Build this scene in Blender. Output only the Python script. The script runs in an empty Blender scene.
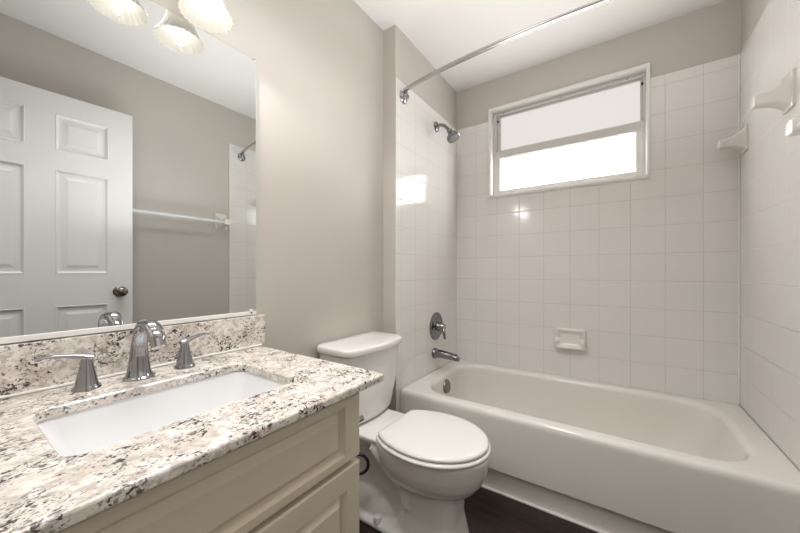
import bpy, bmesh, math, random
from mathutils import Vector, Matrix
PI = math.pi
S = bpy.context.scene
C = S.collection

# ------------------------------------------------------------------ camera, world, lights, exposure
cam_d = bpy.data.cameras.new('camera')
cam_d.sensor_width = 36.0
cam_d.lens = 36.0 * 319.55 / 800
cam_d.shift_y = (271.92 - 266.5) / 800
cam_d.clip_start = 0.02
cam = bpy.data.objects.new('camera', cam_d)
C.objects.link(cam)
cam.location = (1.0027, -2.2381, 1.034)
cam.rotation_euler = (PI / 2, 0, 0.5976)
S.camera = cam

w = bpy.data.worlds.new('world')
S.world = w
w.use_nodes = True
bg = w.node_tree.nodes['Background']
bg.inputs['Color'].default_value = (0.80, 0.88, 1.0, 1)
bg.inputs['Strength'].default_value = 1.0

S.view_settings.view_transform = 'Standard'
S.view_settings.look = 'None'
S.view_settings.gamma = 1.0
S.view_settings.use_curve_mapping = False
S.view_settings.exposure = 0.76

PANE_UP, PANE_LOW = 0.39, 5.7      # daylight coming through the two frosted panes
BULB = 2.4                        # visible glow of the vanity bulbs
VANITY = 1.9                     # watts thrown down by each vanity lamp
HALL_FILL = 3.0                        # added fill light from the hall, watts
BOUNCE = 5.9                      # added soft fill thrown up at the ceiling, no lamp there, watts
SOFT = 5.0                        # added soft fill from above the vanity, without any fitting, watts


def area(name, loc, rot, sx, sy, power, col, spread=180):
    d = bpy.data.lights.new(name, 'AREA')
    d.shape = 'RECTANGLE'
    d.size, d.size_y = sx, sy
    d.energy = power
    d.color = col
    d.spread = math.radians(spread)
    o = bpy.data.objects.new(name, d)
    C.objects.link(o)
    o.location = loc
    o.rotation_euler = rot
    return o


area('hall_fill_light', (0.95, -2.95, 2.30), (0, 0, 0), 0.5, 0.5, HALL_FILL, (0.98, 0.98, 1.0))  # unseen fill, added beyond the doorway

area('bounce_fill_light', (0.75, -1.30, 1.15), (PI, 0, 0), 0.9, 0.9, BOUNCE, (0.98, 0.98, 1.0), 130)
area('vanity_fill_light', (0.54, -1.66, 2.375), (0, 0, 0), 0.26, 0.9, SOFT, (0.97, 0.98, 1.0), 128)  # added fill with no lamp body, kept out of view

# ------------------------------------------------------------------ materials


def s2l(c):
    r = []
    for v in c:
        v /= 255.0
        r.append(v / 12.92 if v <= 0.04045 else ((v + 0.055) / 1.055) ** 2.4)
    return tuple(r) + (1.0,)


def mat(name, col, rough=0.5, metal=0.0, spec=0.5, noise=None, bump=None, coat=0.0):
    m = bpy.data.materials.new(name)
    m.use_nodes = True
    nt = m.node_tree
    b = nt.nodes['Principled BSDF']
    b.inputs['Roughness'].default_value = rough
    b.inputs['Metallic'].default_value = metal
    b.inputs['Specular IOR Level'].default_value = spec
    b.inputs['Coat Weight'].default_value = coat
    b.inputs['Coat Roughness'].default_value = 0.05
    tc = nt.nodes.new('ShaderNodeTexCoord')
    if noise:
        sc, amt = noise
        n = nt.nodes.new('ShaderNodeTexNoise')
        n.inputs['Scale'].default_value = sc
        n.inputs['Detail'].default_value = 4
        nt.links.new(tc.outputs['Object'], n.inputs['Vector'])
        rp = nt.nodes.new('ShaderNodeValToRGB')
        c = s2l(col)
        rp.color_ramp.elements[0].position = 0.3
        rp.color_ramp.elements[1].position = 0.7
        rp.color_ramp.elements[0].color = tuple(x * (1 - amt) for x in c[:3]) + (1,)
        rp.color_ramp.elements[1].color = tuple(min(1, x * (1 + amt)) for x in c[:3]) + (1,)
        nt.links.new(n.outputs['Fac'], rp.inputs['Fac'])
        nt.links.new(rp.outputs['Color'], b.inputs['Base Color'])
    else:
        b.inputs['Base Color'].default_value = s2l(col)
    if bump:
        sc, st, dist = bump
        n = nt.nodes.new('ShaderNodeTexNoise')
        n.inputs['Scale'].default_value = sc
        n.inputs['Detail'].default_value = 3
        nt.links.new(tc.outputs['Object'], n.inputs['Vector'])
        bp = nt.nodes.new('ShaderNodeBump')
        bp.inputs['Strength'].default_value = st
        bp.inputs['Distance'].default_value = dist
        nt.links.new(n.outputs['Fac'], bp.inputs['Height'])
        nt.links.new(bp.outputs['Normal'], b.inputs['Normal'])
    return m


def emis(name, col, strength):
    m = bpy.data.materials.new(name)
    m.use_nodes = True
    b = m.node_tree.nodes['Principled BSDF']
    b.inputs['Base Color'].default_value = s2l((120, 122, 124))
    b.inputs['Roughness'].default_value = 0.35
    b.inputs['Emission Color'].default_value = s2l(col)
    b.inputs['Emission Strength'].default_value = strength
    return m


def tile_mat(name, axis, off):
    """square glazed tile; grout lines every 6 inches along `axis` and z"""
    m = bpy.data.materials.new(name)
    m.use_nodes = True
    nt = m.node_tree
    L = nt.links.new
    b = nt.nodes['Principled BSDF']
    g = nt.nodes.new('ShaderNodeNewGeometry')
    sep = nt.nodes.new('ShaderNodeSeparateXYZ')
    L(g.outputs['Position'], sep.inputs[0])
    T = 0.1524

    def line(sock, o):
        a = nt.nodes.new('ShaderNodeMath'); a.operation = 'SUBTRACT'
        L(sock, a.inputs[0]); a.inputs[1].default_value = o
        p = nt.nodes.new('ShaderNodeMath'); p.operation = 'PINGPONG'
        L(a.outputs[0], p.inputs[0]); p.inputs[1].default_value = T / 2
        return p.outputs[0]
    mn = nt.nodes.new('ShaderNodeMath'); mn.operation = 'MINIMUM'
    L(line(sep.outputs['X' if axis == 'x' else 'Y'], off), mn.inputs[0])
    L(line(sep.outputs['Z'], 2.05 - T * 13), mn.inputs[1])
    mr = nt.nodes.new('ShaderNodeMapRange')
    mr.inputs['From Min'].default_value = 0.0005
    mr.inputs['From Max'].default_value = 0.0019
    mr.clamp = True
    L(mn.outputs[0], mr.inputs['Value'])
    n = nt.nodes.new('ShaderNodeTexNoise')
    n.inputs['Scale'].default_value = 5
    L(g.outputs['Position'], n.inputs['Vector'])
    tint = nt.nodes.new('ShaderNodeMix'); tint.data_type = 'RGBA'
    tint.inputs['A'].default_value = s2l((229, 226, 221))
    tint.inputs['B'].default_value = s2l((235, 232, 228))
    L(n.outputs['Fac'], tint.inputs['Factor'])
    mix = nt.nodes.new('ShaderNodeMix'); mix.data_type = 'RGBA'
    mix.inputs['A'].default_value = s2l((204, 197, 187))
    L(tint.outputs['Result'], mix.inputs['B'])
    L(mr.outputs[0], mix.inputs['Factor'])
    L(mix.outputs['Result'], b.inputs['Base Color'])
    rg = nt.nodes.new('ShaderNodeMapRange')
    rg.inputs['To Min'].default_value = 0.7
    rg.inputs['To Max'].default_value = 0.13
    L(mr.outputs[0], rg.inputs['Value'])
    L(rg.outputs[0], b.inputs['Roughness'])
    ed = nt.nodes.new('ShaderNodeMapRange')
    ed.inputs['From Min'].default_value = 0.0005
    ed.inputs['From Max'].default_value = 0.0040
    ed.interpolation_type = 'SMOOTHSTEP'
    L(mn.outputs[0], ed.inputs['Value'])
    n2 = nt.nodes.new('ShaderNodeTexNoise')
    n2.inputs['Scale'].default_value = 9
    L(g.outputs['Position'], n2.inputs['Vector'])
    mul = nt.nodes.new('ShaderNodeMath'); mul.operation = 'MULTIPLY_ADD'
    L(n2.outputs['Fac'], mul.inputs[0]); mul.inputs[1].default_value = 0.5
    L(ed.outputs[0], mul.inputs[2])
    bp = nt.nodes.new('ShaderNodeBump')
    bp.inputs['Strength'].default_value = 0.6
    bp.inputs['Distance'].default_value = 0.0008
    L(mul.outputs[0], bp.inputs['Height'])
    L(bp.outputs['Normal'], b.inputs['Normal'])
    return m


def granite_mat():
    m = bpy.data.materials.new('granite')
    m.use_nodes = True
    nt = m.node_tree
    L = nt.links.new
    b = nt.nodes['Principled BSDF']
    b.inputs['Roughness'].default_value = 0.16
    tc = nt.nodes.new('ShaderNodeNewGeometry')
    mp = nt.nodes.new('ShaderNodeMapping')
    mp.inputs['Rotation'].default_value = (0.35, 0.5, 0.6)
    mp.inputs['Scale'].default_value = (1.0, 0.78, 1.0)
    L(tc.outputs['Position'], mp.inputs['Vector'])

    def noise(scale, det, dist=0.0, rough=0.5):
        n = nt.nodes.new('ShaderNodeTexNoise')
        n.inputs['Scale'].default_value = scale
        n.inputs['Detail'].default_value = det
        n.inputs['Distortion'].default_value = dist
        n.inputs['Roughness'].default_value = rough
        L(mp.outputs[0], n.inputs['Vector'])
        return n.outputs['Fac']

    def step(f, lo, hi, a=0.0, c=1.0):
        r = nt.nodes.new('ShaderNodeMapRange')
        r.inputs['From Min'].default_value = lo
        r.inputs['From Max'].default_value = hi
        r.inputs['To Min'].default_value = a
        r.inputs['To Max'].default_value = c
        L(f, r.inputs['Value'])
        return r.outputs[0]

    def math_(op, x, y):
        n = nt.nodes.new('ShaderNodeMath'); n.operation = op
        L(x, n.inputs[0])
        if isinstance(y, float):
            n.inputs[1].default_value = y
        else:
            L(y, n.inputs[1])
        return n.outputs[0]

    def mixc(fac, a, c):
        n = nt.nodes.new('ShaderNodeMix'); n.data_type = 'RGBA'
        L(fac, n.inputs['Factor'])
        for k, v in (('A', a), ('B', c)):
            if isinstance(v, tuple):
                n.inputs[k].default_value = v
            else:
                L(v, n.inputs[k])
        return n.outputs['Result']
    col = mixc(step(noise(30, 5, 0.2), 0.42, 0.62), s2l((240, 234, 225)), s2l((216, 206, 196)))
    col = mixc(step(noise(85, 4, 0.3), 0.50, 0.62, 0, 0.75), col, s2l((186, 176, 168)))
    col = mixc(step(noise(34, 3, 0.4), 0.62, 0.72, 0, 0.6), col, s2l((198, 168, 136)))
    cluster = step(noise(19, 2, 0.2), 0.38, 0.62, -0.085, 0.062)
    d = math_('ADD', noise(125, 3, 0.5, 0.55), cluster)
    col = mixc(step(d, 0.595, 0.645, 0, 0.95), col, s2l((46, 40, 40)))
    d2 = math_('ADD', noise(230, 2, 0.3), cluster)
    col = mixc(step(d2, 0.58, 0.64, 0, 0.75), col, s2l((112, 100, 95)))
    L(col, b.inputs['Base Color'])
    return m


def floor_mat():
    m = bpy.data.materials.new('dark_wood_plank')
    m.use_nodes = True
    nt = m.node_tree
    L = nt.links.new
    b = nt.nodes['Principled BSDF']
    b.inputs['Roughness'].default_value = 0.38
    g = nt.nodes.new('ShaderNodeNewGeometry')
    mp = nt.nodes.new('ShaderNodeMapping')
    mp.inputs['Scale'].default_value = (1.2, 14, 1)
    L(g.outputs['Position'], mp.inputs['Vector'])
    n = nt.nodes.new('ShaderNodeTexNoise')
    n.inputs['Scale'].default_value = 4
    n.inputs['Detail'].default_value = 6
    L(mp.outputs[0], n.inputs['Vector'])
    rp = nt.nodes.new('ShaderNodeValToRGB')
    rp.color_ramp.elements[0].position = 0.3
    rp.color_ramp.elements[0].color = s2l((28, 19, 16))
    rp.color_ramp.elements[1].position = 0.75
    rp.color_ramp.elements[1].color = s2l((60, 43, 36))
    L(n.outputs['Fac'], rp.inputs['Fac'])
    br = nt.nodes.new('ShaderNodeTexBrick')
    br.inputs['Color1'].default_value = (1, 1, 1, 1)
    br.inputs['Color2'].default_value = (0.75, 0.75, 0.75, 1)
    br.inputs['Mortar'].default_value = (0.25, 0.25, 0.25, 1)
    br.inputs['Scale'].default_value = 1.0
    br.inputs['Mortar Size'].default_value = 0.0018
    br.inputs['Brick Width'].default_value = 0.9
    br.inputs['Row Height'].default_value = 0.15
    L(g.outputs['Position'], br.inputs['Vector'])
    mx = nt.nodes.new('ShaderNodeMix'); mx.data_type = 'RGBA'; mx.blend_type = 'MULTIPLY'
    mx.inputs['Factor'].default_value = 1.0
    L(rp.outputs['Color'], mx.inputs['A'])
    L(br.outputs['Color'], mx.inputs['B'])
    L(mx.outputs['Result'], b.inputs['Base Color'])
    return m


def shade_mat():
    m = bpy.data.materials.new('frosted_shade_glass')
    m.use_nodes = True
    nt = m.node_tree
    L = nt.links.new
    out = nt.nodes['Material Output']
    b = nt.nodes['Principled BSDF']
    b.inputs['Base Color'].default_value = s2l((240, 236, 228))
    b.inputs['Roughness'].default_value = 0.3
    t = nt.nodes.new('ShaderNodeBsdfTranslucent')
    t.inputs['Color'].default_value = s2l((250, 248, 244))
    mx = nt.nodes.new('ShaderNodeMixShader')
    mx.inputs[0].default_value = 0.40
    L(b.outputs[0], mx.inputs[1])
    L(t.outputs[0], mx.inputs[2])
    L(mx.outputs[0], out.inputs['Surface'])
    return m


def acrylic_mat(clear):
    m = bpy.data.materials.new('clear_acrylic')
    m.use_nodes = True
    nt = m.node_tree
    L = nt.links.new
    out = nt.nodes['Material Output']
    b = nt.nodes['Principled BSDF']
    b.inputs['Base Color'].default_value = s2l((240, 242, 242))
    b.inputs['Roughness'].default_value = 0.06
    t = nt.nodes.new('ShaderNodeBsdfTransparent')
    mx = nt.nodes.new('ShaderNodeMixShader')
    mx.inputs[0].default_value = clear
    L(b.outputs[0], mx.inputs[1])
    L(t.outputs[0], mx.inputs[2])
    L(mx.outputs[0], out.inputs['Surface'])
    return m


M = {
    'wall': mat('greige_paint', (197, 191, 183), 0.45, noise=(2.2, 0.012), bump=(180, 0.12, 0.001)),
    'ceiling': mat('ceiling_paint', (226, 223, 219), 0.85, bump=(140, 0.15, 0.001)),
    'hall': mat('hall_paint', (200, 192, 180), 0.8),
    'white': mat('white_trim_paint', (232, 230, 226), 0.4, bump=(60, 0.05, 0.001)),
    'door': mat('white_door_paint', (232, 231, 229), 0.38, bump=(90, 0.06, 0.001)),
    'vinyl': mat('white_window_frame', (208, 206, 201), 0.4),
    'grey': mat('grey_nozzle_rubber', (120, 120, 120), 0.5),
    'black': mat('black_plastic', (30, 28, 28), 0.4),
    'cream': mat('cream_lacquer', (224, 213, 192), 0.38, noise=(3, 0.02)),
    'chrome': mat('chrome', (168, 168, 171), 0.07, 1.0),
    'dchrome': mat('worn_chrome', (138, 137, 138), 0.16, 1.0, noise=(30, 0.12)),
    'rod': mat('brushed_nickel', (190, 188, 186), 0.24, 1.0),
    'pewter': mat('dark_pewter', (138, 130, 122), 0.25, 1.0),
    'mirror': mat('silvered_glass', (219, 222, 221), 0.0, 1.0),
    'mirror_back': mat('grey_mirror_backing', (112, 118, 114), 0.6),
    'mirror_edge': mat('mirror_edge', (190, 204, 196), 0.2),
    'clip': mat('clear_plastic_clip', (225, 224, 220), 0.2),
    'porcelain': mat('white_porcelain', (236, 233, 229), 0.10, coat=0.3, noise=(3, 0.006)),
    'seatp': mat('white_seat_plastic', (236, 234, 231), 0.22),
    'sink': mat('white_sink_china', (240, 240, 240), 0.12),
    'tub': mat('bone_white_enamel', (233, 229, 222), 0.17, coat=0.2, noise=(2, 0.01)),
    'caulk': mat('white_caulk', (238, 236, 232), 0.5),
    'ceramic': mat('white_glazed_ceramic', (228, 223, 216), 0.12, coat=0.2),
    'rubber': mat('black_rubber', (36, 34, 34), 0.5),
    'braid': mat('grey_braid', (150, 150, 150), 0.35, 0.6),
    'bulb': emis('lit_bulb', (255, 250, 244), BULB),
    'pane_up': emis('frosted_pane_screened', (255, 249, 244), PANE_UP),
    'pane_low': emis('frosted_pane', (255, 254, 253), PANE_LOW),
    'lamp': emis('hall_fill_glow', (255, 240, 220), 6.0),  # glow of the fill lamp added in the hall
    'tile_back': tile_mat('tile_back', 'x', 0.1493),
    'tile_left': tile_mat('tile_left', 'y', -0.753),
    'tile_right': tile_mat('tile_right', 'y', -0.388),
    'granite': granite_mat(),
    'floor': floor_mat(),
    'shade': shade_mat(),
    'acrylic': acrylic_mat(0.82),
    'acrylic_cloudy': acrylic_mat(0.40),
}

# ------------------------------------------------------------------ mesh helpers


def origin_of(p):
    v = Vector((0, 0, 0))
    while p is not None:
        v += Vector(p['o']) if 'o' in p else p.location
        p = p.parent
    return v


ORIG = {}


def obj(name, bm, m, parent=None, smooth=40, local=False, at=None):
    """link a bmesh (world coordinates) as one mesh object; children hang on their parent's origin"""
    bmesh.ops.recalc_face_normals(bm, faces=bm.faces)
    me = bpy.data.meshes.new(name)
    if parent is None:
        if at is None:
            xs = [v.co for v in bm.verts]
            lo = Vector((min(c.x for c in xs), min(c.y for c in xs), min(c.z for c in xs)))
            hi = Vector((max(c.x for c in xs), max(c.y for c in xs), max(c.z for c in xs)))
            at = Vector(((lo.x + hi.x) / 2, (lo.y + hi.y) / 2, lo.z))
        org = Vector(at)
    else:
        org = Vector((0, 0, 0)) if local else ORIG[parent]
    bmesh.ops.translate(bm, verts=bm.verts, vec=-org)
    bm.to_mesh(me)
    bm.free()
    for p in me.polygons:
        p.use_smooth = True
    me.set_sharp_from_angle(angle=math.radians(smooth))
    me.materials.append(m)
    o = bpy.data.objects.new(name, me)
    C.objects.link(o)
    if smooth < 170:
        wm = o.modifiers.new('weighted', 'WEIGHTED_NORMAL')
        wm.keep_sharp = True
        wm.weight = 100
    if parent is None:
        o.location = org
    else:
        o.parent = parent
    ORIG[o] = org
    return o


def thing(name, label, cat, loc, group=None):
    o = bpy.data.objects.new(name, None)
    o.empty_display_size = 0.05
    C.objects.link(o)
    o.location = loc
    ORIG[o] = Vector(loc)
    tag(o, label, cat, group)
    return o


def tag(o, label, cat, group=None):
    o['label'] = label
    o['category'] = cat
    if group:
        o['group'] = group
    return o


def struct(name, bm, m, parent=None, **k):
    o = obj(name, bm, m, parent, **k)
    if parent is None:
        o['kind'] = 'structure'
    return o


def box(x0, x1, y0, y1, z0, z1, bev=0.0, seg=2, bm=None):
    b = bmesh.new()
    vs = [b.verts.new((x, y, z)) for x in (x0, x1) for y in (y0, y1) for z in (z0, z1)]
    for f in ((0, 1, 3, 2), (4, 6, 7, 5), (0, 4, 5, 1), (2, 3, 7, 6), (0, 2, 6, 4), (1, 5, 7, 3)):
        b.faces.new([vs[i] for i in f])
    bmesh.ops.recalc_face_normals(b, faces=b.faces)
    if bev:
        bmesh.ops.bevel(b, geom=list(b.edges), offset=bev, segments=seg, profile=0.5, affect='EDGES')
    return join(bm, b)


def join(a, b):
    if a is None:
        return b
    me = bpy.data.meshes.new('tmp')
    b.to_mesh(me)
    a.from_mesh(me)
    bpy.data.meshes.remove(me)
    b.free()
    return a


def loft(rings, cap0=True, cap1=True, bm=None, closed=True):
    b = bmesh.new()
    R = [[b.verts.new(p) for p in r] for r in rings]
    n = len(R[0])
    for i in range(len(R) - 1):
        for j in range(n if closed else n - 1):
            k = (j + 1) % n
            b.faces.new((R[i][j], R[i][k], R[i + 1][k], R[i + 1][j]))
    if cap0:
        b.faces.new(R[0][::-1])
    if cap1:
        b.faces.new(R[-1])
    bmesh.ops.recalc_face_normals(b, faces=b.faces)
    return join(bm, b)


def frame_at(d):
    d = Vector(d).normalized()
    up = Vector((0, 0, 1)) if abs(d.z) < 0.95 else Vector((0, 1, 0))
    s = d.cross(up).normalized()
    return s, s.cross(d).normalized()


def lathe(base, axis, prof, n=32, bm=None, ribs=None):
    """prof: (radius, height along axis)"""
    base = Vector(base)
    ax = Vector(axis).normalized()
    s, u = frame_at(ax)
    rings = []
    for r, h in prof:
        ring = []
        for i in range(n):
            a = 2 * PI * i / n
            rr = max(r, 0.0004)
            if ribs:
                rr *= 1 + ribs[1] * abs(math.sin(a * ribs[0] / 2))
            ring.append(base + ax * h + s * (rr * math.cos(a)) + u * (rr * math.sin(a)))
        rings.append(ring)
    return loft(rings, True, True, bm)


def catmull(pts, k=8):
    P = [Vector(p) for p in pts]
    P = [P[0] * 2 - P[1]] + P + [P[-1] * 2 - P[-2]]
    out = []
    for i in range(1, len(P) - 2):
        a, b, c, d = P[i - 1:i + 3]
        for j in range(k):
            t = j / k
            out.append(0.5 * ((2 * b) + (c - a) * t + (2 * a - 5 * b + 4 * c - d) * t * t + (3 * b - a - 3 * c + d) * t ** 3))
    out.append(P[-2])
    return out


def tube(pts, r, n=14, bm=None, k=8, side=None, flat=None):
    """sweep along a smooth path; r / flat may be lists over the control points (side half width, thickness half width)"""
    path = catmull(pts, k) if k > 1 else [Vector(p) for p in pts]

    def val(v, t):
        if not isinstance(v, (list, tuple)):
            return v
        x = t * (len(v) - 1)
        i = min(int(x), len(v) - 2)
        f = x - i
        return v[i] * (1 - f) + v[i + 1] * f
    rings = []
    prev = None
    for i, p in enumerate(path):
        d = (path[min(i + 1, len(path) - 1)] - path[max(i - 1, 0)]).normalized()
        if side is not None:
            s = Vector(side)
            s = (s - d * s.dot(d)).normalized()
        elif prev is None:
            s = frame_at(d)[0]
        else:
            s = (prev - d * prev.dot(d)).normalized()
        prev = s
        u = s.cross(d).normalized()
        t = i / (len(path) - 1)
        rs = val(r, t)
        ru = val(flat, t) if flat is not None else rs
        rings.append([p + s * (rs * math.cos(2 * PI * j / n)) + u * (ru * math.sin(2 * PI * j / n)) for j in range(n)])
    return loft(rings, True, True, bm)


def rrect(x0, x1, y0, y1, r, z, ns=6, nc=8):
    """rounded rectangle ring with constant topology"""
    r = max(min(r, (x1 - x0) / 2 - 1e-4, (y1 - y0) / 2 - 1e-4), 1e-4)
    cs = [(x1 - r, y1 - r, 0), (x0 + r, y1 - r, PI / 2), (x0 + r, y0 + r, PI), (x1 - r, y0 + r, 1.5 * PI)]
    pts = []
    for q, (cx, cy, a0) in enumerate(cs):
        for i in range(nc + 1):
            a = a0 + PI / 2 * i / nc
            pts.append(Vector((cx + r * math.cos(a), cy + r * math.sin(a), z)))
        nx, ny, na = cs[(q + 1) % 4]
        e = Vector((nx + r * math.cos(na), ny + r * math.sin(na), z))
        st = pts[-1].copy()
        for i in range(1, ns):
            pts.append(st.lerp(e, i / ns))
    return pts


def slab_hole(x0, x1, z0, z1, hx0, hx1, hz0, hz1, y0, y1):
    """wall slab in the xz plane with a rectangular hole"""
    o = lambda y: [(x0, y, z0), (x1, y, z0), (x1, y, z1), (x0, y, z1)]
    h = lambda y: [(hx0, y, hz0), (hx1, y, hz0), (hx1, y, hz1), (hx0, y, hz1)]
    return loft([o(y0), h(y0), h(y1), o(y1), o(y0)], False, False)


# ------------------------------------------------------------------ the setting
XW, W, H = -0.09, 1.5, 2.395          # vanity wall, tiled right wall, ceiling
YS, YE, YH = -2.30, -0.80, -3.60      # south wall, end of the tiled bump, end of the hall
struct('floor', box(-0.25, 1.75, YH, 0.15, -0.06, 0), M['floor'])
struct('ceiling', box(-0.25, 1.75, YH, 0.15, H, H + 0.06), M['ceiling'])
struct('wall_left', box(XW - 0.12, XW, YS, YE, 0, H), M['wall'])
struct('wall_left_alcove', box(XW - 0.12, -0.006, YE, 0.006, 0, H), M['wall'])
struct('wall_left_tiles', box(-0.006, 0, YE - 0.001, 0.006, 0, 2.105, 0.0025), M['tile_left'])
WX0, WX1, WZ0, WZ1 = 0.256, 1.140, 1.572, 2.178
struct('wall_back', slab_hole(-0.006, W + 0.006, 0, H, WX0, WX1, WZ0, WZ1, 0.006, 0.14), M['wall'], smooth=20)
bm = box(0, WX0, 0, 0.006, 0, 2.105, 0.002)
box(WX1, W, 0, 0.006, 0, 2.105, 0.002, bm=bm)
box(WX0 - 0.003, WX1 + 0.003, 0, 0.006, 0, WZ0, 0.0, bm=bm)
struct('wall_back_tiles', bm, M['tile_back'])
struct('wall_right', box(W + 0.006, W + 0.12, YS, 0.14, 0, H), M['wall'])
struct('wall_right_tiles', box(W, W + 0.006, -0.84, 0.006, 0, 2.105, 0.0025), M['tile_right'])
struct('wall_south', slab_hole(XW - 0.12, W + 0.12, 0, H, 0.62, 1.44, 0.001, 2.05, YS - 0.11, YS), M['wall'], smooth=20)
bm = box(-0.25, -0.15, YH, YS - 0.11, 0, H)
box(1.65, 1.75, YH, YS - 0.11, 0, H, bm=bm)
box(-0.15, 1.65, YH, YH + 0.1, 0, H, bm=bm)
struct('wall_hall', bm, M['hall'])
# baseboards
bm = box(XW, XW + 0.013, -1.61, YE, 0, 0.085, 0.003)
struct('baseboard_left', bm, M['white'])
struct('baseboard_right', box(W - 0.007, W + 0.006, YS, -0.84, 0, 0.085, 0.003), M['white'])
# caulk beads in the tile corners and around the tub
struct('trim_1', box(W - 0.007, W, -0.007, 0, 0.385, 2.105, 0.003), M['caulk'])
struct('trim_2', box(0, 0.004, -0.004, 0, 0.385, 2.105, 0.0018), M['caulk'])

# door opened back against the right wall (seen in the mirror)
dr = bpy.data.objects.new('door_1', None)
C.objects.link(dr)
dr['kind'] = 'structure'
dr.location = (1.405, -2.275, 0.010)
dr.rotation_euler = (0, 0, math.radians(3.6))
DW, DH, DT = 0.755, 2.005, 0.035
ys = [0, 0.112, 0.312, 0.425, 0.640, DW]
ys = [0, 0.095, 0.315, 0.422, 0.642, DW]
zs = [0, 0.235, 0.835, 1.012, 1.588, 1.692, 1.895, DH]
bm = bmesh.new()


def door_face(xf, sg):
    for i in range(len(ys) - 1):
        for j in range(len(zs) - 1):
            y0, y1, z0, z1 = ys[i], ys[i + 1], zs[j], zs[j + 1]
            q = lambda e, d: [(xf + sg * d, y0 + e, z0 + e), (xf + sg * d, y1 - e, z0 + e), (xf + sg * d, y1 - e, z1 - e), (xf + sg * d, y0 + e, z1 - e)]
            if i in (1, 3) and j in (1, 3, 5):
                join(bm, loft([q(0, 0), q(0.004, -0.002), q(0.008, 0.001), q(0.015, 0.011), q(0.022, 0.012), q(0.026, 0.011), q(0.048, 0.003), q(0.050, 0.002)], False, True))
            else:
                b = bmesh.new()
                b.faces.new([b.verts.new(p) for p in q(0, 0)])
                join(bm, b)


door_face(0, 1)
door_face(DT, -1)
join(bm, loft([[(x, 0, 0), (x, DW, 0), (x, DW, DH), (x, 0, DH)] for x in (0, DT)], False, False))
bmesh.ops.remove_doubles(bm, verts=bm.verts, dist=1e-5)
obj('door_leaf', bm, M['door'], dr, smooth=25, local=True)
KY, KZ = DW - 0.062, 0.905
bm = lathe((0, KY, KZ), (-1, 0, 0), [(0.033, -0.001), (0.033, 0.004), (0.028, 0.009), (0.013, 0.012), (0.011, 0.03), (0.020, 0.036), (0.028, 0.048), (0.029, 0.058), (0.023, 0.067), (0.010, 0.071), (0, 0.0715)])
obj('door_knob', bm, M['pewter'], dr, local=True)
obj('latch_plate', box(0.006, 0.029, DW - 0.0005, DW + 0.002, KZ - 0.028, KZ + 0.028, 0.001, 1), M['pewter'], dr, local=True)

# window_1: white lined opening, sliding sashes with frosted glass
wn = bpy.data.objects.new('window_1', None)
C.objects.link(wn)
wn['kind'] = 'structure'
wn.location = (0.6975, 0.05, WZ0)
ORIG[wn] = Vector(wn.location)


def ring_xz(x0, x1, z0, z1, y):
    return [(x0, y, z0), (x1, y, z0), (x1, y, z1), (x0, y, z1)]


def frame_xz(ox0, ox1, oz0, oz1, ix0, ix1, iz0, iz1, y0, y1, bev=0.0015, bm=None):
    b = loft([ring_xz(ox0, ox1, oz0, oz1, y0), ring_xz(ix0, ix1, iz0, iz1, y0), ring_xz(ix0, ix1, iz0, iz1, y1), ring_xz(ox0, ox1, oz0, oz1, y1), ring_xz(ox0, ox1, oz0, oz1, y0)], False, False)
    bmesh.ops.remove_doubles(b, verts=b.verts, dist=1e-6)
    if bev:
        bmesh.ops.bevel(b, geom=list(b.edges), offset=bev, segments=2, profile=0.5, affect='EDGES')
    return join(bm, b)


bm = frame_xz(0.244, 1.152, 1.559, 2.190, 0.258, 1.138, 1.574, 2.176, -0.009, 0.0, 0.002)
frame_xz(0.252, 1.144, 1.567, 2.184, 0.262, 1.135, 1.578, 2.173, -0.004, 0.10, 0, bm=bm)
obj('window_casing', bm, M['white'], wn, 30)
bm = frame_xz(0.262, 1.135, 1.578, 2.173, 0.285, 1.124, 1.590, 2.158, 0.050, 0.10)
obj('window_frame', bm, M['vinyl'], wn, 30)
bm = frame_xz(0.285, 1.124, 1.865, 2.158, 0.309, 1.111, 1.900, 2.140, 0.066, 0.092)
up = obj('upper_sash', bm, M['vinyl'], wn, 30)
obj('glass_pane', box(0.305, 1.115, 0.078, 0.084, 1.896, 2.144), M['pane_up'], up)
bm = frame_xz(0.284, 1.126, 1.590, 1.899, 0.311, 1.089, 1.616, 1.836, 0.048, 0.066, 0.003)
box(0.290, 1.120, 0.042, 0.050, 1.842, 1.851, 0.001, 1, bm=bm)
lo = obj('lower_sash', bm, M['vinyl'], wn, 30)
obj('glass_pane', box(0.307, 1.093, 0.056, 0.061, 1.612, 1.840), M['pane_low'], lo)
obj('head_track', box(0.270, 1.130, 0.038, 0.052, 2.149, 2.157, 0.001, 1), M['vinyl'], wn)
for x in (0.335, 0.70, 1.05):
    obj('track_screw', lathe((x, 0.038, 2.153), (0, -1, 0), [(0.004, -0.001), (0.004, 0.002), (0, 0.003)], 10), M['pewter'], wn)
for x in (0.296, 1.119):
    obj('sash_stop', box(x - 0.005, x + 0.005, 0.044, 0.052, 2.100, 2.116, 0.001, 1), M['black'], wn)
obj('sill_caulk', box(0.25, 1.146, -0.006, 0.0, 1.553, 1.560, 0.002), M['caulk'], wn)

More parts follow.
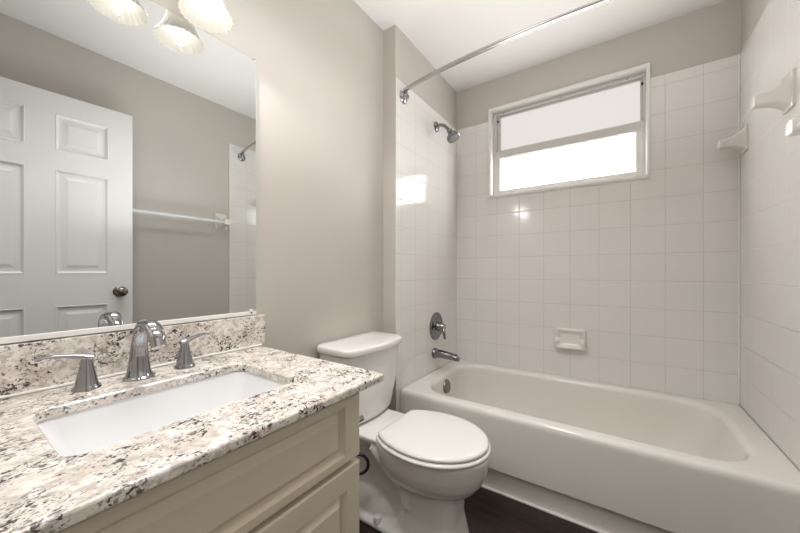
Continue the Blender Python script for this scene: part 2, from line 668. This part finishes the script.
# ------------------------------------------------------------------ bathtub
Z0 = 0.38
tub = thing('bathtub', 'bone white alcove bathtub under the window, filling the tiled end of the room', 'bathtub', (W / 2, -0.38, 0))
X0, X1 = 0.0015, W - 0.0015
Y1 = -0.0015
R = []
for (yf, z, r) in ((-0.738, 0.0, 0.004), (-0.738, 0.099, 0.004), (-0.740, 0.101, 0.004), (-0.763, 0.113, 0.005), (-0.766, 0.117, 0.006), (-0.769, 0.20, 0.006), (-0.767, 0.335, 0.006), (-0.766, 0.352, 0.008)):
    R.append(rrect(X0, X1, yf, Y1, r, z))
for k in range(1, 7):
    a = PI / 2 * k / 6
    e = 0.020 * (1 - math.cos(a))
    R.append(rrect(X0 + e * 0.15, X1 - e * 0.15, -0.766 + e, Y1 - e * 0.15, 0.008, Z0 - 0.028 + 0.028 * math.sin(a)))
ox0, ox1, oy0, oy1 = 0.080, 1.422, -0.700, -0.050
R.append(rrect(ox0 - 0.02, ox1 + 0.02, oy0 - 0.02, oy1 + 0.015, 0.17, Z0 + 0.001))
for k in range(0, 7):
    a = PI / 2 * k / 6
    e = 0.030 * math.sin(a)
    R.append(rrect(ox0 - 0.005 + e * 0.7, ox1 + 0.004 - e, oy0 - 0.004 + e * 0.7, oy1 + 0.004 - e * 0.7, 0.17 - e * 0.3, Z0 - 0.030 * (1 - math.cos(a)) - 0.0005))
bx0, bx1, by0, by1 = 0.155, 1.20, -0.600, -0.135
a0 = (ox0 + 0.018, ox1 - 0.028, oy0 + 0.018, oy1 - 0.018)
for k in range(1, 11):
    t = k / 10
    d = t ** 2.4
    z = Z0 - 0.030 - (Z0 - 0.030 - 0.055) * (1 - (1 - t) ** 1.25)
    R.append(rrect(a0[0] + (bx0 - a0[0]) * d, a0[1] + (bx1 - a0[1]) * (0.45 * t + 0.55 * d), a0[2] + (by0 - a0[2]) * d, a0[3] + (by1 - a0[3]) * d, 0.16 - 0.04 * t, z))
R.append(rrect(bx0 + 0.06, bx1 - 0.08, by0 + 0.06, by1 - 0.06, 0.10, 0.050))
obj('tub_shell', loft(R, True, True), M['tub'], tub, 50)
obj('floor_caulk', box(0.0, W, -0.750, -0.737, 0, 0.008, 0.002), M['caulk'], tub)
ov = lathe((0.098, -0.385, 0.304), (1, 0, 0.14), [(0.043, -0.025), (0.043, 0.006), (0.039, 0.012), (0.022, 0.012), (0, 0.0135)], 32)
o = obj('overflow_cover', ov, M['pewter'], tub)
o['label'] = 'round dark metal overflow cover'
obj('tub_drain', lathe((0.30, -0.37, 0.050), (0, 0, 1), [(0.034, -0.002), (0.034, 0.003), (0.028, 0.005), (0.012, 0.004), (0, 0.012)], 28), M['dchrome'], tub)

# ------------------------------------------------------------------ shower fittings on the left tiles
VY = -0.337
sv = thing('shower_valve', 'round chrome shower valve with lever handle on the left tile wall above the spout', 'faucet', (0.0, VY, 0.672))
obj('valve_plate', lathe((0.0, VY, 0.672), (1, 0, 0), [(0.092, 0.0), (0.092, 0.003), (0.086, 0.008), (0.072, 0.009), (0.066, 0.006), (0.050, 0.007), (0.044, 0.012), (0.030, 0.013), (0, 0.013)], 48), M['dchrome'], sv)
hd = obj('handle_hub', lathe((0.0, VY, 0.672), (1, 0, 0), [(0.031, 0.012), (0.030, 0.028), (0.024, 0.045), (0.020, 0.060), (0.014, 0.066), (0, 0.068)], 32), M['dchrome'], sv)
obj('handle_lever', tube([(0.050, VY, 0.675), (0.066, VY - 0.020, 0.660), (0.074, VY - 0.030, 0.635), (0.080, VY - 0.030, 0.598)], [0.013, 0.011, 0.010, 0.007], flat=[0.012, 0.009, 0.007, 0.005]), M['dchrome'], hd)

SY = -0.362
ts = thing('tub_spout', 'chrome tub spout on the left tile wall just above the tub rim', 'faucet', (0.0, SY, 0.497))
obj('spout_flange', lathe((0, SY, 0.497), (1, 0, 0), [(0.035, 0), (0.035, 0.010), (0.031, 0.018), (0.026, 0.022), (0, 0.022)], 32), M['dchrome'], ts)
obj('spout_body', tube([(0.01, SY, 0.497), (0.05, SY, 0.498), (0.11, SY, 0.494), (0.155, SY, 0.487), (0.178, SY, 0.478)], [0.026, 0.028, 0.027, 0.024, 0.016], 20, side=(0, 1, 0), flat=[0.027, 0.027, 0.024, 0.020, 0.013]), M['dchrome'], ts)
obj('diverter_knob', lathe((0.158, SY, 0.502), (0, 0, 1), [(0.004, -0.004), (0.004, 0.005), (0.006, 0.006), (0.006, 0.010), (0, 0.011)], 16), M['dchrome'], ts)

HY, HZ = -0.337, 2.003
sh = thing('shower', 'chrome shower head on a bent arm high on the left tile wall', 'shower head', (0.0, HY, HZ))
obj('flange', lathe((0, HY, HZ), (1, 0, 0), [(0.034, 0), (0.033, 0.005), (0.025, 0.012), (0.013, 0.016), (0, 0.016)], 28), M['dchrome'], sh)
obj('shower_arm', tube([(0.0, HY, HZ), (0.032, HY, HZ + 0.004), (0.060, HY, HZ - 0.008), (0.086, HY, HZ - 0.034), (0.098, HY, HZ - 0.050)], 0.0105, 14), M['dchrome'], sh)
dv = Vector((0.50, -0.10, -0.85)).normalized()
b0 = Vector((0.094, HY, HZ - 0.044))
obj('spray_head', lathe(b0, dv, [(0.013, 0.0), (0.018, 0.006), (0.018, 0.018), (0.014, 0.024), (0.022, 0.034), (0.040, 0.056), (0.043, 0.064), (0.042, 0.074), (0.036, 0.076), (0, 0.074)], 32), M['dchrome'], sh)

obj('spray_face', lathe(b0 + dv * 0.0745, dv, [(0.034, -0.001), (0.034, 0.002), (0.010, 0.003), (0, 0.003)], 28), M['grey'], sh)

# curved shower rod
RZ = 2.052
rd = thing('shower_curtain_rod', 'curved brushed metal shower curtain rod spanning above the tub', 'curtain rod', (W / 2, -0.735, RZ - 0.07))


def rod_pt(t):
    x = W * t
    return (x, -0.735 - 0.086 * (1 - (2 * t - 1) ** 2) ** 0.8, RZ)


p1 = [rod_pt(t) for t in (0.012, 0.03, 0.06, 0.10, 0.16, 0.24, 0.32, 0.42, 0.52)]
p2 = [rod_pt(t) for t in (0.30, 0.40, 0.50, 0.60, 0.70, 0.80, 0.88, 0.94, 0.97, 0.988)]
obj('rod_section', tube(p1, 0.0112, 16), M['rod'], rd)
obj('rod_section', tube(p2, 0.0098, 16), M['rod'], rd)
for x, sg in ((0.0, 1), (W, -1)):
    fl = obj('flange', lathe((x, -0.735, RZ - 0.034), (sg, 0, 0), [(0.034, 0), (0.034, 0.005), (0.028, 0.013), (0.017, 0.018), (0.016, 0.030), (0.012, 0.034), (0, 0.034)], 28), M['chrome'], rd)
    obj('elbow', lathe((x + sg * 0.020, -0.735, RZ - 0.036), (0, 0, 1), [(0.011, 0), (0.011, 0.034), (0.0125, 0.036), (0.0125, 0.046), (0.008, 0.050), (0, 0.050)], 20), M['chrome'], fl)
    obj('set_screw', lathe((x + sg * 0.022, -0.735, RZ - 0.020), (0, -1, 0), [(0.005, 0.005), (0.005, 0.013), (0, 0.0135)], 12), M['black'], fl)

# soap dish set in the back tiles
SD = (0.674, 0.845, 0.556, 0.684)
sd = thing('soap_dish', 'white ceramic soap dish set into the back tile wall above the tub', 'soap dish', ((SD[0] + SD[1]) / 2, -0.01, SD[2]))


def rr_xz(e, y, r, dz=0.0):
    return [Vector((p.x, y - (dz if p.y < (SD[2] + SD[3]) / 2 else 0), p.y)) for p in rrect(SD[0] + e, SD[1] - e, SD[2] + e, SD[3] - e, r, 0)]


bm = loft([rr_xz(0, 0.0, 0.014), rr_xz(0, -0.012, 0.014, 0.018), rr_xz(0.003, -0.018, 0.014, 0.022), rr_xz(0.010, -0.021, 0.014, 0.024), rr_xz(0.018, -0.020, 0.012, 0.023), rr_xz(0.024, -0.013, 0.012, 0.016), rr_xz(0.040, -0.010, 0.010, 0.012)], False, True)
obj('dish_body', bm, M['ceramic'], sd, 60)


# ceramic towel bars on the right wall
def bar_post(y, z, xw, xt, parent, name='post'):
    """flared glazed post: square base on the wall, sweeping to a small square nub"""
    R = []
    n = 10
    for i in range(n + 1):
        t = i / n
        x = xw + (xt - xw) * t
        f = (1 - t) ** 2.6
        hy = 0.021 + 0.020 * f
        up = 0.022 + 0.052 * f
        dn = 0.018 + 0.030 * f
        R.append([Vector((x, y + p.x, z + p.y)) for p in rrect(-hy, hy, -dn, up, 0.008, 0, 2, 4)])
    R.append([Vector((xt - 0.003, y + p.x, z + p.y)) for p in rrect(-0.017, 0.017, -0.014, 0.018, 0.007, 0, 2, 4)])
    R.insert(0, [Vector((xw, y + p.x, z + p.y)) for p in rrect(-0.044, 0.044, -0.051, 0.077, 0.008, 0, 2, 4)])
    R.insert(1, [Vector((xw - 0.008, y + p.x, z + p.y)) for p in rrect(-0.044, 0.044, -0.051, 0.077, 0.008, 0, 2, 4)])
    R = R[:2] + [[Vector((p.x - 0.010, p.y, p.z)) if i < 1 else p for p in r] for i, r in enumerate(R[2:])]
    return obj(name, loft(R, True, True), M['ceramic'], parent, 50)


TB1 = thing('towel_bar', 'clear towel bar on white ceramic posts inside the tub alcove, on the right tiles', 'towel bar', (W, -0.32, 1.60), 'towel bars on the right wall')
for y in (-0.555, -0.085):
    bar_post(y, 1.648, W, 1.410, TB1)
obj('rail', tube([(1.424, -0.545, 1.650), (1.424, -0.095, 1.650)], 0.0085, 14, k=1), M['acrylic'], TB1)
TB2 = thing('towel_bar', 'clear towel bar on ceramic posts on the painted right wall, beside the open door', 'towel bar', (W, -1.2, 1.38), 'towel bars on the right wall')
for y in (-0.908, -1.560):
    bar_post(y, 1.428, W + 0.006, 1.394, TB2)
obj('rail', tube([(1.412, -1.555, 1.430), (1.412, -0.912, 1.430)], 0.011, 14, k=1), M['acrylic_cloudy'], TB2)

# ------------------------------------------------------------------ vanity
VX, VYE, VYW = 0.440, -1.630, -2.293
cab = thing('vanity_cabinet', 'cream painted vanity cabinet with raised panels under the granite counter', 'cabinet', (0.19, -1.96, 0))
bm = box(VX - 0.02, VX, VYW, VYE, 0.09, 0.7450, 0.001, 1)
box(XW + 0.002, VX - 0.02, VYE - 0.018, VYE, 0.09, 0.7450, 0.0, bm=bm)
box(XW + 0.002, VX - 0.02, VYW, VYW + 0.018, 0.09, 0.7450, 0.0, bm=bm)
box(XW + 0.002, XW + 0.014, VYW, VYE, 0.09, 0.7450, 0.0, bm=bm)
box(XW + 0.002, VX - 0.02, VYW, VYE, 0.09, 0.11, 0.0, bm=bm)
box(XW + 0.002, VX - 0.06, VYW, VYE, 0.0, 0.095, bm=bm)
obj('carcass', bm, M['cream'], cab, 30)


def panel_front(y0, y1, z0, z1, st, ra, name, parent, ga=0.012, be=0.026):
    """raised-panel front facing +x: flat frame, routed groove, bevel up to the field"""
    q = lambda e, a, d: [(VX + d, y0 + a, z0 + e), (VX + d, y1 - a, z0 + e), (VX + d, y1 - a, z1 - e), (VX + d, y0 + a, z1 - e)]
    T = 0.020
    R = [q(0, 0, 0.0005), q(0, 0, T - 0.004), q(0.001, 0.001, T - 0.0015), q(0.004, 0.004, T), q(ra, st, T), q(ra + 0.0110, st + 0.0110, T - 0.0140), q(ra + 0.0125, st + 0.0125, T - 0.0140), q(ra + be, st + be, T - 0.0012), q(ra + be + 0.001, st + be + 0.001, T - 0.0005)]
    return obj(name, loft(R, True, True), M['cream'], parent, 18)


panel_front(VYW + 0.008, -1.622, 0.569, 0.7275, 0.052, 0.020, 'drawer_front', cab)
panel_front(-1.953, -1.622, 0.115, 0.556, 0.046, 0.052, 'cabinet_door', cab)
panel_front(VYW + 0.008, -1.957, 0.115, 0.556, 0.046, 0.052, 'cabinet_door', cab)

# granite counter with the sink cut-out
ZC = 0.766
CX0, CX1, CY0, CY1 = XW + 0.002, 0.494, -2.297, -1.560
ct = thing('countertop', 'speckled cream granite countertop with a sink cut-out on the cream vanity', 'countertop', (0.2, -1.93, ZC - 0.02))
SX0, SX1, SYA, SYB = 0.078, 0.349, -2.131, -1.722
R = []
hole = lambda e, z: rrect(SX0 - e, SX1 + e, SYA - e, SYB + e, 0.030, z)


def outer(e, z):
    # only the front and the free right-hand end are rounded over
    pts = rrect(CX0, CX1 - e, CY0, CY1 - e, 0.009, z)
    for p in pts:
        if p.x < CX0 + 0.03:
            if p.y < -2.2:
                p.x, p.y = (p.x, p.y)
    return pts


R.append(hole(-0.0, ZC - 0.020))
R.append(hole(-0.0, ZC - 0.003))
R.append(hole(0.003, ZC))
for k in range(0, 7):
    a = PI / 2 * k / 6
    R.append(outer(0.006 * (1 - math.sin(a)), ZC - 0.006 * (1 - math.cos(a))))
for k in range(0, 7):
    a = PI / 2 * k / 6
    R.append(outer(0.004 * (1 - math.cos(a)), ZC - 0.016 - 0.004 * math.sin(a)))
R.append(hole(-0.0, ZC - 0.020))
bm = loft(R, False, False)
bmesh.ops.remove_doubles(bm, verts=bm.verts, dist=1e-6)
obj('counter_slab', bm, M['granite'], ct, 40)
bs = thing('backsplash', 'speckled granite backsplash strip standing between the countertop and the mirror', 'backsplash', (XW, -1.93, ZC))
obj('backsplash_slab', box(XW + 0.001, XW + 0.021, CY0, -1.545, ZC + 0.0005, 0.877, 0.002), M['granite'], bs)
o = obj('caulk_line', box(XW + 0.020, XW + 0.0275, CY0, -1.561, ZC + 0.0003, ZC + 0.007, 0.003), M['caulk'], bs)
o['label'] = 'white caulk line along the backsplash'

# undermount sink
sk = thing('sink', 'white rectangular undermount sink sunk into the granite counter', 'sink', (0.21, -1.93, 0.60))
R = []
rx0, rx1, ry0, ry1 = SX0 - 0.006, SX1 + 0.006, SYA - 0.006, SYB + 0.006
ZS = ZC - 0.0205
R.append(rrect(rx0 - 0.018, rx1 + 0.018, ry0 - 0.018, ry1 + 0.018, 0.03, ZS))
R.append(rrect(rx0, rx1, ry0, ry1, 0.032, ZS))
for t, d in ((0.05, 0.004), (0.3, 0.012), (0.6, 0.024), (0.8, 0.036), (0.92, 0.054), (0.98, 0.080), (1.0, 0.11)):
    R.append(rrect(rx0 + d * 0.8, rx1 - d * 0.8, ry0 + d, ry1 - d * 1.1, 0.034 + d * 0.25, ZS - 0.130 * t))
dep = [r for r in R]
R2 = [[Vector((p.x, p.y, p.z - 0.008)) for p in rrect(rx0 - 0.018, rx1 + 0.018, ry0 - 0.018, ry1 + 0.018, 0.03, ZS)],
      rrect(rx0 + 0.0, rx1, ry0, ry1, 0.04, ZS - 0.05), rrect(rx0 + 0.03, rx1 - 0.03, ry0 + 0.03, ry1 - 0.04, 0.05, ZS - 0.138)]
bm = loft(R2[::-1] + R, True, True)
obj('basin', bm, M['sink'], sk, 50)
obj('sink_drain', lathe((0.21, -1.93, ZS - 0.130), (0, 0, 1), [(0.022, -0.001), (0.022, 0.002), (0.018, 0.003), (0.016, 0.001), (0.015, 0.004), (0, 0.006)], 28), M['chrome'], sk)

# widespread faucet
FY = -1.940
fc = thing('sink_faucet', 'chrome widespread faucet with arched spout and two lever handles behind the sink', 'faucet', (0.0, FY, ZC))
bm = tube([(-0.002, FY, ZC + 0.001), (-0.002, FY, ZC + 0.020), (-0.001, FY, ZC + 0.055), (0.003, FY, ZC + 0.092), (0.016, FY, ZC + 0.122), (0.044, FY, ZC + 0.142), (0.080, FY, ZC + 0.139), (0.110, FY, ZC + 0.120), (0.123, FY, ZC + 0.094)],
          [0.031, 0.0245, 0.0195, 0.0170, 0.0165, 0.0175, 0.0180, 0.0170, 0.0150], 24, side=(0, 1, 0),
          flat=[0.029, 0.022, 0.0165, 0.0130, 0.0115, 0.0105, 0.0100, 0.0095, 0.0085])
obj('spout', bm, M['chrome'], fc, 50)
bm = lathe((-0.002, FY, ZC), (0, 0, 1), [(0.033, 0), (0.033, 0.004), (0.030, 0.007), (0, 0.007)], 32)
obj('spout_base', bm, M['chrome'], fc)
for y, sg in ((-2.036, -1), (-1.835, 1)):
    hx = -0.006
    bm = lathe((hx, y, ZC), (0, 0, 1), [(0.0255, 0), (0.0255, 0.004), (0.0225, 0.008), (0.0210, 0.010), (0.0186, 0.022), (0.0145, 0.042), (0.0108, 0.060), (0.0100, 0.068), (0.009, 0.073), (0.005, 0.076), (0, 0.077)], 32)
    h = obj('handle', bm, M['chrome'], fc)
    d = Vector((-0.30, sg * 0.95, 0)).normalized()
    b = Vector((hx, y, ZC + 0.072))
    bm = tube([b - d * 0.012 + Vector((0, 0, -0.002)), b, b + d * 0.030 + Vector((0, 0, 0.007)), b + d * 0.060 + Vector((0, 0, 0.010)), b + d * 0.080 + Vector((0, 0, 0.007))],
              [0.008, 0.0105, 0.0085, 0.0080, 0.0060], 14, side=d.cross(Vector((0, 0, 1))), flat=[0.006, 0.0075, 0.0048, 0.0038, 0.0030])
    obj('lever', bm, M['chrome'], h)

# mirror over the backsplash
mr_ = thing('wall_mirror', 'large frameless mirror on the left wall above the vanity backsplash', 'mirror', (XW, -1.93, 0.885))
obj('mirror_backing', box(XW + 0.001, XW + 0.0060, -2.295, -1.5735, 0.8925, 1.7992), M['mirror_back'], mr_)
bm = box(XW + 0.0061, XW + 0.0065, -2.295, -1.573, 0.892, 1.799)
MR = obj('mirror_glass', bm, M['mirror'], mr_, 20)
b = box(XW + 0.001, XW + 0.0066, -1.5735, -1.5705, 0.892, 1.799, 0.0006, 1)
obj('mirror_edge', b, M['mirror_edge'], mr_)
obj('bottom_channel', box(XW + 0.001, XW + 0.009, -2.295, -1.572, 0.880, 0.8935, 0.001, 1), M['caulk'], mr_)
for y, z0, z1 in ((-1.592, 0.882, 0.901), (-2.20, 0.882, 0.901), (-1.580, 1.793, 1.806), (-2.20, 1.793, 1.806)):
    cw = 0.004 if z0 > 1 else 0.007
    bm = box(XW + 0.001, XW + 0.010, y - cw, y + cw, z0, z1, 0.002)
    cl = obj('mirror_clip', bm, M['clip'], mr_)
    obj('clip_screw', lathe((XW + 0.010, y, (z0 + z1) / 2 + (0.003 if z0 > 1 else -0.003)), (1, 0, 0), [(0.003, -0.001), (0.003, 0.001), (0, 0.0015)], 10), M['pewter'], cl)

# vanity light: three downward bells on a bar above the mirror
LX, LZ = 0.006, 1.785
vl = thing('vanity_light', 'three lamp vanity light with ribbed white bell shades above the mirror', 'light fixture', (XW, -1.93, 1.93))
obj('backplate', box(XW, XW + 0.022, -2.15, -1.71, 1.925, 2.015, 0.006, 3), M['rod'], vl)
prof = [(0.024, 0.118), (0.029, 0.112), (0.033, 0.098), (0.036, 0.075), (0.042, 0.048), (0.052, 0.024), (0.063, 0.007), (0.067, 0.0)]
for y in (-1.782, -1.937, -2.092):
    arm = tube([(XW + 0.015, y, 1.97), (XW + 0.05, y, 1.985), (LX - 0.012, y, 1.982), (LX, y, 1.955), (LX, y, 1.925)], 0.007, 12)
    obj('arm', arm, M['rod'], vl)
    so = obj('socket_cup', lathe((LX, y, 1.908), (0, 0, 1), [(0.026, 0), (0.026, 0.018), (0.018, 0.030), (0.008, 0.034), (0, 0.034)], 28), M['rod'], vl)
    rings = []
    n = 96
    for sgn, P in ((1, prof), (-1, prof[::-1])):
        for r, hgt in P:
            rr = r if sgn > 0 else r - 0.0032
            ring = []
            for i in range(n):
                a = 2 * PI * i / n
                k = (0.5 + 0.5 * math.cos(a * 24)) * 0.05 * min(1, (0.118 - hgt) / 0.05)
                q = rr * (1 + k)
                ring.append(Vector((LX + q * math.cos(a), y + q * math.sin(a), LZ + hgt + (0 if sgn > 0 else -0.0005))))
            rings.append(ring)
    sp = obj('shade', loft(rings, False, False), M['shade'], vl, 60)
    bl = lathe((LX, y, LZ + 0.108), (0, 0, -1), [(0.013, 0), (0.013, 0.018), (0.020, 0.034), (0.0275, 0.052), (0.029, 0.062), (0.026, 0.076), (0.017, 0.086), (0, 0.090)], 24)
    obj('bulb', bl, M['bulb'], vl)
    ld = bpy.data.lights.new('vanity_lamp_light', 'SPOT')
    ld.energy = VANITY
    ld.color = (1.0, 0.97, 0.95)
    ld.spot_size = math.radians(178)
    ld.spot_blend = 0.25
    ld.shadow_soft_size = 0.005
    lo_ = bpy.data.objects.new('vanity_lamp_light', ld)
    C.objects.link(lo_)
    lo_.location = (LX, y, LZ - 0.010)

# ------------------------------------------------------------------ toilet
TY = -1.118
tl = thing('toilet', 'white two-piece toilet between the vanity and the bathtub', 'toilet', (0.25, TY, 0))


def egg(x0, x1, wd, z, n=48, px=2.0, sq=2.3):
    """rounded outline: squarish at the back (x0), elliptical at the front (x1)"""
    xm = x0 + (x1 - x0) * 0.46
    pts = []
    for i in range(n):
        a = 2 * PI * i / n
        c, s = math.cos(a), math.sin(a)
        p = 2.0 if c > 0 else sq
        r = 1.0 / ((abs(c) ** p + abs(s) ** p) ** (1 / p))
        x = xm + (x1 - xm if c > 0 else xm - x0) * r * c
        pts.append(Vector((x, TY + wd * r * s, z)))
    return pts


def sel(x0, x1, y0, y1, z, p=4.0, n=48):
    xm, ym = (x0 + x1) / 2, (y0 + y1) / 2
    pts = []
    for i in range(n):
        a = 2 * PI * i / n
        c, s = math.cos(a), math.sin(a)
        r = 1.0 / ((abs(c) ** p + abs(s) ** p) ** (1 / p))
        pts.append(Vector((xm + (x1 - x0) / 2 * r * c, ym + (y1 - y0) / 2 * r * s, z)))
    return pts


# bowl, deck, pedestal and trapway fused into one china body
bm = loft([egg(0.185, 0.545, 0.105, 0.205), egg(0.180, 0.572, 0.128, 0.228), egg(0.172, 0.598, 0.150, 0.262), egg(0.165, 0.612, 0.164, 0.300), egg(0.160, 0.620, 0.172, 0.340), egg(0.158, 0.622, 0.174, 0.360), egg(0.162, 0.618, 0.170, 0.367)])
join(bm, loft([sel(0.268, 0.528, TY - 0.104, TY + 0.104, 0.0, 5), sel(0.272, 0.524, TY - 0.100, TY + 0.100, 0.02, 5), sel(0.288, 0.512, TY - 0.090, TY + 0.090, 0.10, 4), sel(0.285, 0.515, TY - 0.092, TY + 0.092, 0.18, 3.5), sel(0.24, 0.53, TY - 0.102, TY + 0.102, 0.25, 3)]))
# rear deck under the tank
join(bm, loft([sel(-0.03, 0.22, TY - 0.045, TY + 0.045, 0.24, 3), sel(-0.045, 0.26, TY - 0.075, TY + 0.075, 0.305, 3.2), sel(-0.055, 0.29, TY - 0.130, TY + 0.130, 0.345, 3.6), sel(-0.058, 0.30, TY - 0.136, TY + 0.136, 0.366, 4), sel(-0.055, 0.296, TY - 0.132, TY + 0.132, 0.371, 4)]))
# slender web between deck and foot
join(bm, loft([sel(0.0, 0.33, TY - 0.058, TY + 0.058, 0.0, 3), sel(0.0, 0.33, TY - 0.050, TY + 0.050, 0.15, 3), sel(-0.02, 0.30, TY - 0.052, TY + 0.052, 0.28, 3)]))
for sy in (-1, 1):
    join(bm, tube([(0.325, TY + sy * 0.080, 0.120), (0.305, TY + sy * 0.084, 0.185), (0.262, TY + sy * 0.094, 0.245), (0.222, TY + sy * 0.106, 0.292), (0.185, TY + sy * 0.110, 0.335)], [0.020, 0.020, 0.021, 0.024, 0.026], 14))
dome = []
for k in range(0, 9):
    a = PI / 2 * k / 8
    cx_, cz_ = 0.115 + 0.01 * math.sin(a), 0.020 + 0.100 * math.sin(a)
    f = max(math.cos(a), 0.05)
    dome.append(sel(cx_ - 0.155 * f, cx_ + 0.155 * f, TY - 0.094 * f ** 0.7, TY + 0.094 * f ** 0.7, cz_, 2.3))
join(bm, loft(dome))
join(bm, loft([sel(-0.005, 0.40, TY - 0.118, TY + 0.118, 0.0, 4), sel(-0.005, 0.40, TY - 0.118, TY + 0.118, 0.016, 4), sel(0.005, 0.39, TY - 0.108, TY + 0.108, 0.026, 4)]))
bowl = obj('bowl', bm, M['porcelain'], tl, 180)
md = bowl.modifiers.new('r', 'REMESH')
md.mode = 'VOXEL'
md.voxel_size = 0.0055
md.use_smooth_shade = True
sm = bowl.modifiers.new('s', 'SMOOTH')
sm.factor = 0.5
sm.iterations = 9
dg = bpy.context.evaluated_depsgraph_get()
me = bpy.data.meshes.new_from_object(bowl.evaluated_get(dg))
bowl.modifiers.clear()
bowl.data = me
for p in me.polygons:
    p.use_smooth = True
if not me.materials:
    me.materials.append(M['porcelain'])
for sy in (-1, 1):
    obj('bolt_cap', lathe((0.200, TY + sy * 0.102, 0.022), (0, 0, 1), [(0.016, 0), (0.016, 0.012), (0.013, 0.024), (0.006, 0.029), (0, 0.030)], 20), M['seatp'], tl)

# tank: tapers down, front bowed


def tank_ring(wd, xb, xf, bow, z, r=0.03):
    pts = rrect(xb, xf, TY + 0.012 - wd, TY + 0.012 + wd, r, z, 10, 8)
    for p in pts:
        k = (p.x - xb) / (xf - xb)
        yy = (p.y - TY - 0.012) / wd
        p.x += bow * max(0, 1 - yy * yy) * max(0, k) ** 2
    return pts


XB = XW + 0.014
R = [tank_ring(0.135, XB + 0.02, 0.060, 0.020, 0.3725, 0.03), tank_ring(0.150, XB + 0.012, 0.074, 0.024, 0.380, 0.035), tank_ring(0.158, XB + 0.008, 0.080, 0.026, 0.396, 0.035), tank_ring(0.180, XB + 0.003, 0.096, 0.030, 0.53, 0.032), tank_ring(0.191, XB, 0.104, 0.034, 0.684, 0.030)]
obj('tank', loft(R), M['porcelain'], tl, 50)
R = [tank_ring(0.196, XB, 0.106, 0.034, 0.685, 0.03), tank_ring(0.199, XB - 0.004, 0.114, 0.036, 0.688, 0.034), tank_ring(0.202, XB - 0.005, 0.117, 0.036, 0.694, 0.035), tank_ring(0.202, XB - 0.005, 0.117, 0.036, 0.708, 0.035), tank_ring(0.199, XB - 0.003, 0.114, 0.036, 0.715, 0.033), tank_ring(0.191, XB + 0.004, 0.106, 0.036, 0.7195, 0.030), tank_ring(0.10, XB + 0.05, 0.06, 0.02, 0.7215, 0.02)]
obj('tank_lid', loft(R), M['porcelain'], tl, 50)
# seat ring and lid
zr = 0.369
LXB, LXF, LW = 0.215, 0.617, 0.184


def eo(e, z, x0=LXB, x1=LXF, wd=LW):
    pts = []
    for i in range(72):
        a = 2 * PI * i / 72
        x = 0.395 + (x1 - 0.395 - e if math.cos(a) > 0 else 0.245 - e) * math.cos(a)
        pts.append(Vector((max(x, x0 + e), TY + (wd - e) * math.sin(a), z)))
    return pts


R = [eo(0.003, zr), eo(-0.004, zr + 0.003), eo(-0.006, zr + 0.008), eo(-0.004, zr + 0.0135), eo(0.004, zr + 0.0165), eo(0.052, zr + 0.016), eo(0.060, zr + 0.010), eo(0.060, zr), eo(0.003, zr)]
obj('seat_ring', loft(R, False, False), M['seatp'], tl, 60)
zl = zr + 0.0185
R = [eo(0.008, zl), eo(0.003, zl + 0.002), eo(0.001, zl + 0.007), eo(0.004, zl + 0.0125), eo(0.012, zl + 0.016), eo(0.030, zl + 0.0185), eo(0.070, zl + 0.0205), eo(0.12, zl + 0.0215)]
obj('seat_lid', loft(R), M['seatp'], tl, 60)
for sy in (-1, 1):
    obj('hinge', box(0.190, 0.222, TY + sy * 0.072 - 0.018, TY + sy * 0.072 + 0.018, 0.366, 0.383, 0.006, 3), M['seatp'], tl)

# water supply behind the bowl
sp = thing('supply_hose', 'black looped water supply hose beside the toilet behind the vanity', 'hose', (XW, -1.30, 0.16))
obj('shutoff_valve', lathe((XW + 0.013, -1.33, 0.17), (1, 0, 0), [(0.028, -0.012), (0.028, -0.008), (0.010, -0.004), (0.010, 0.030), (0.014, 0.032), (0.014, 0.055), (0, 0.056)], 20), M['chrome'], sp)
cx, cy, cz = 0.135, -1.260, 0.256
pts = [(XW + 0.055, -1.33, 0.178), (0.02, -1.31, 0.215)]
dirv = Vector((0.86, 0.51, 0)).normalized()
for i in range(0, 13):
    a = math.radians(200 + i * 32)
    pts.append((cx + 0.040 * math.cos(a) * dirv.x, cy + 0.040 * math.cos(a) * dirv.y - 0.0005 * i, cz + 0.040 * math.sin(a)))
pts += [(0.05, -1.262, 0.30), (0.02, -1.240, 0.345), (0.015, -1.232, 0.372)]
obj('hose', tube(pts, 0.0065, 10, k=5), M['rubber'], sp)

# toilet paper holder on the end of the vanity
tp = thing('toilet_paper_holder', 'small chrome paper holder on the end of the vanity facing the toilet', 'toilet paper holder', (0.36, VYE, 0.64))
for x in (0.30, 0.424):
    obj('post', lathe((x, VYE, 0.634), (0, 1, 0), [(0.016, 0), (0.016, 0.004), (0.007, 0.008), (0.006, 0.035), (0.0070, 0.040), (0.0070, 0.058), (0, 0.060)], 20), M['chrome'], tp)
obj('roller', tube([(0.300, VYE + 0.045, 0.634), (0.424, VYE + 0.045, 0.634)], 0.006, 12, k=1), M['chrome'], tp)

# unseen lamp added in the hall to give fill light
hl = thing('added_hall_lamp', 'added unseen fill lamp on the hall ceiling outside the door', 'fill light', (0.95, -2.95, H))
obj('fill_lamp_base', lathe((0.95, -2.95, H), (0, 0, -1), [(0.15, 0), (0.15, 0.02), (0.14, 0.025), (0, 0.025)], 32), M['rod'], hl)
obj('fill_lamp_bowl', lathe((0.95, -2.95, H - 0.025), (0, 0, -1), [(0.135, 0), (0.125, 0.025), (0.095, 0.045), (0.05, 0.056), (0, 0.06)], 32), M['lamp'], hl)
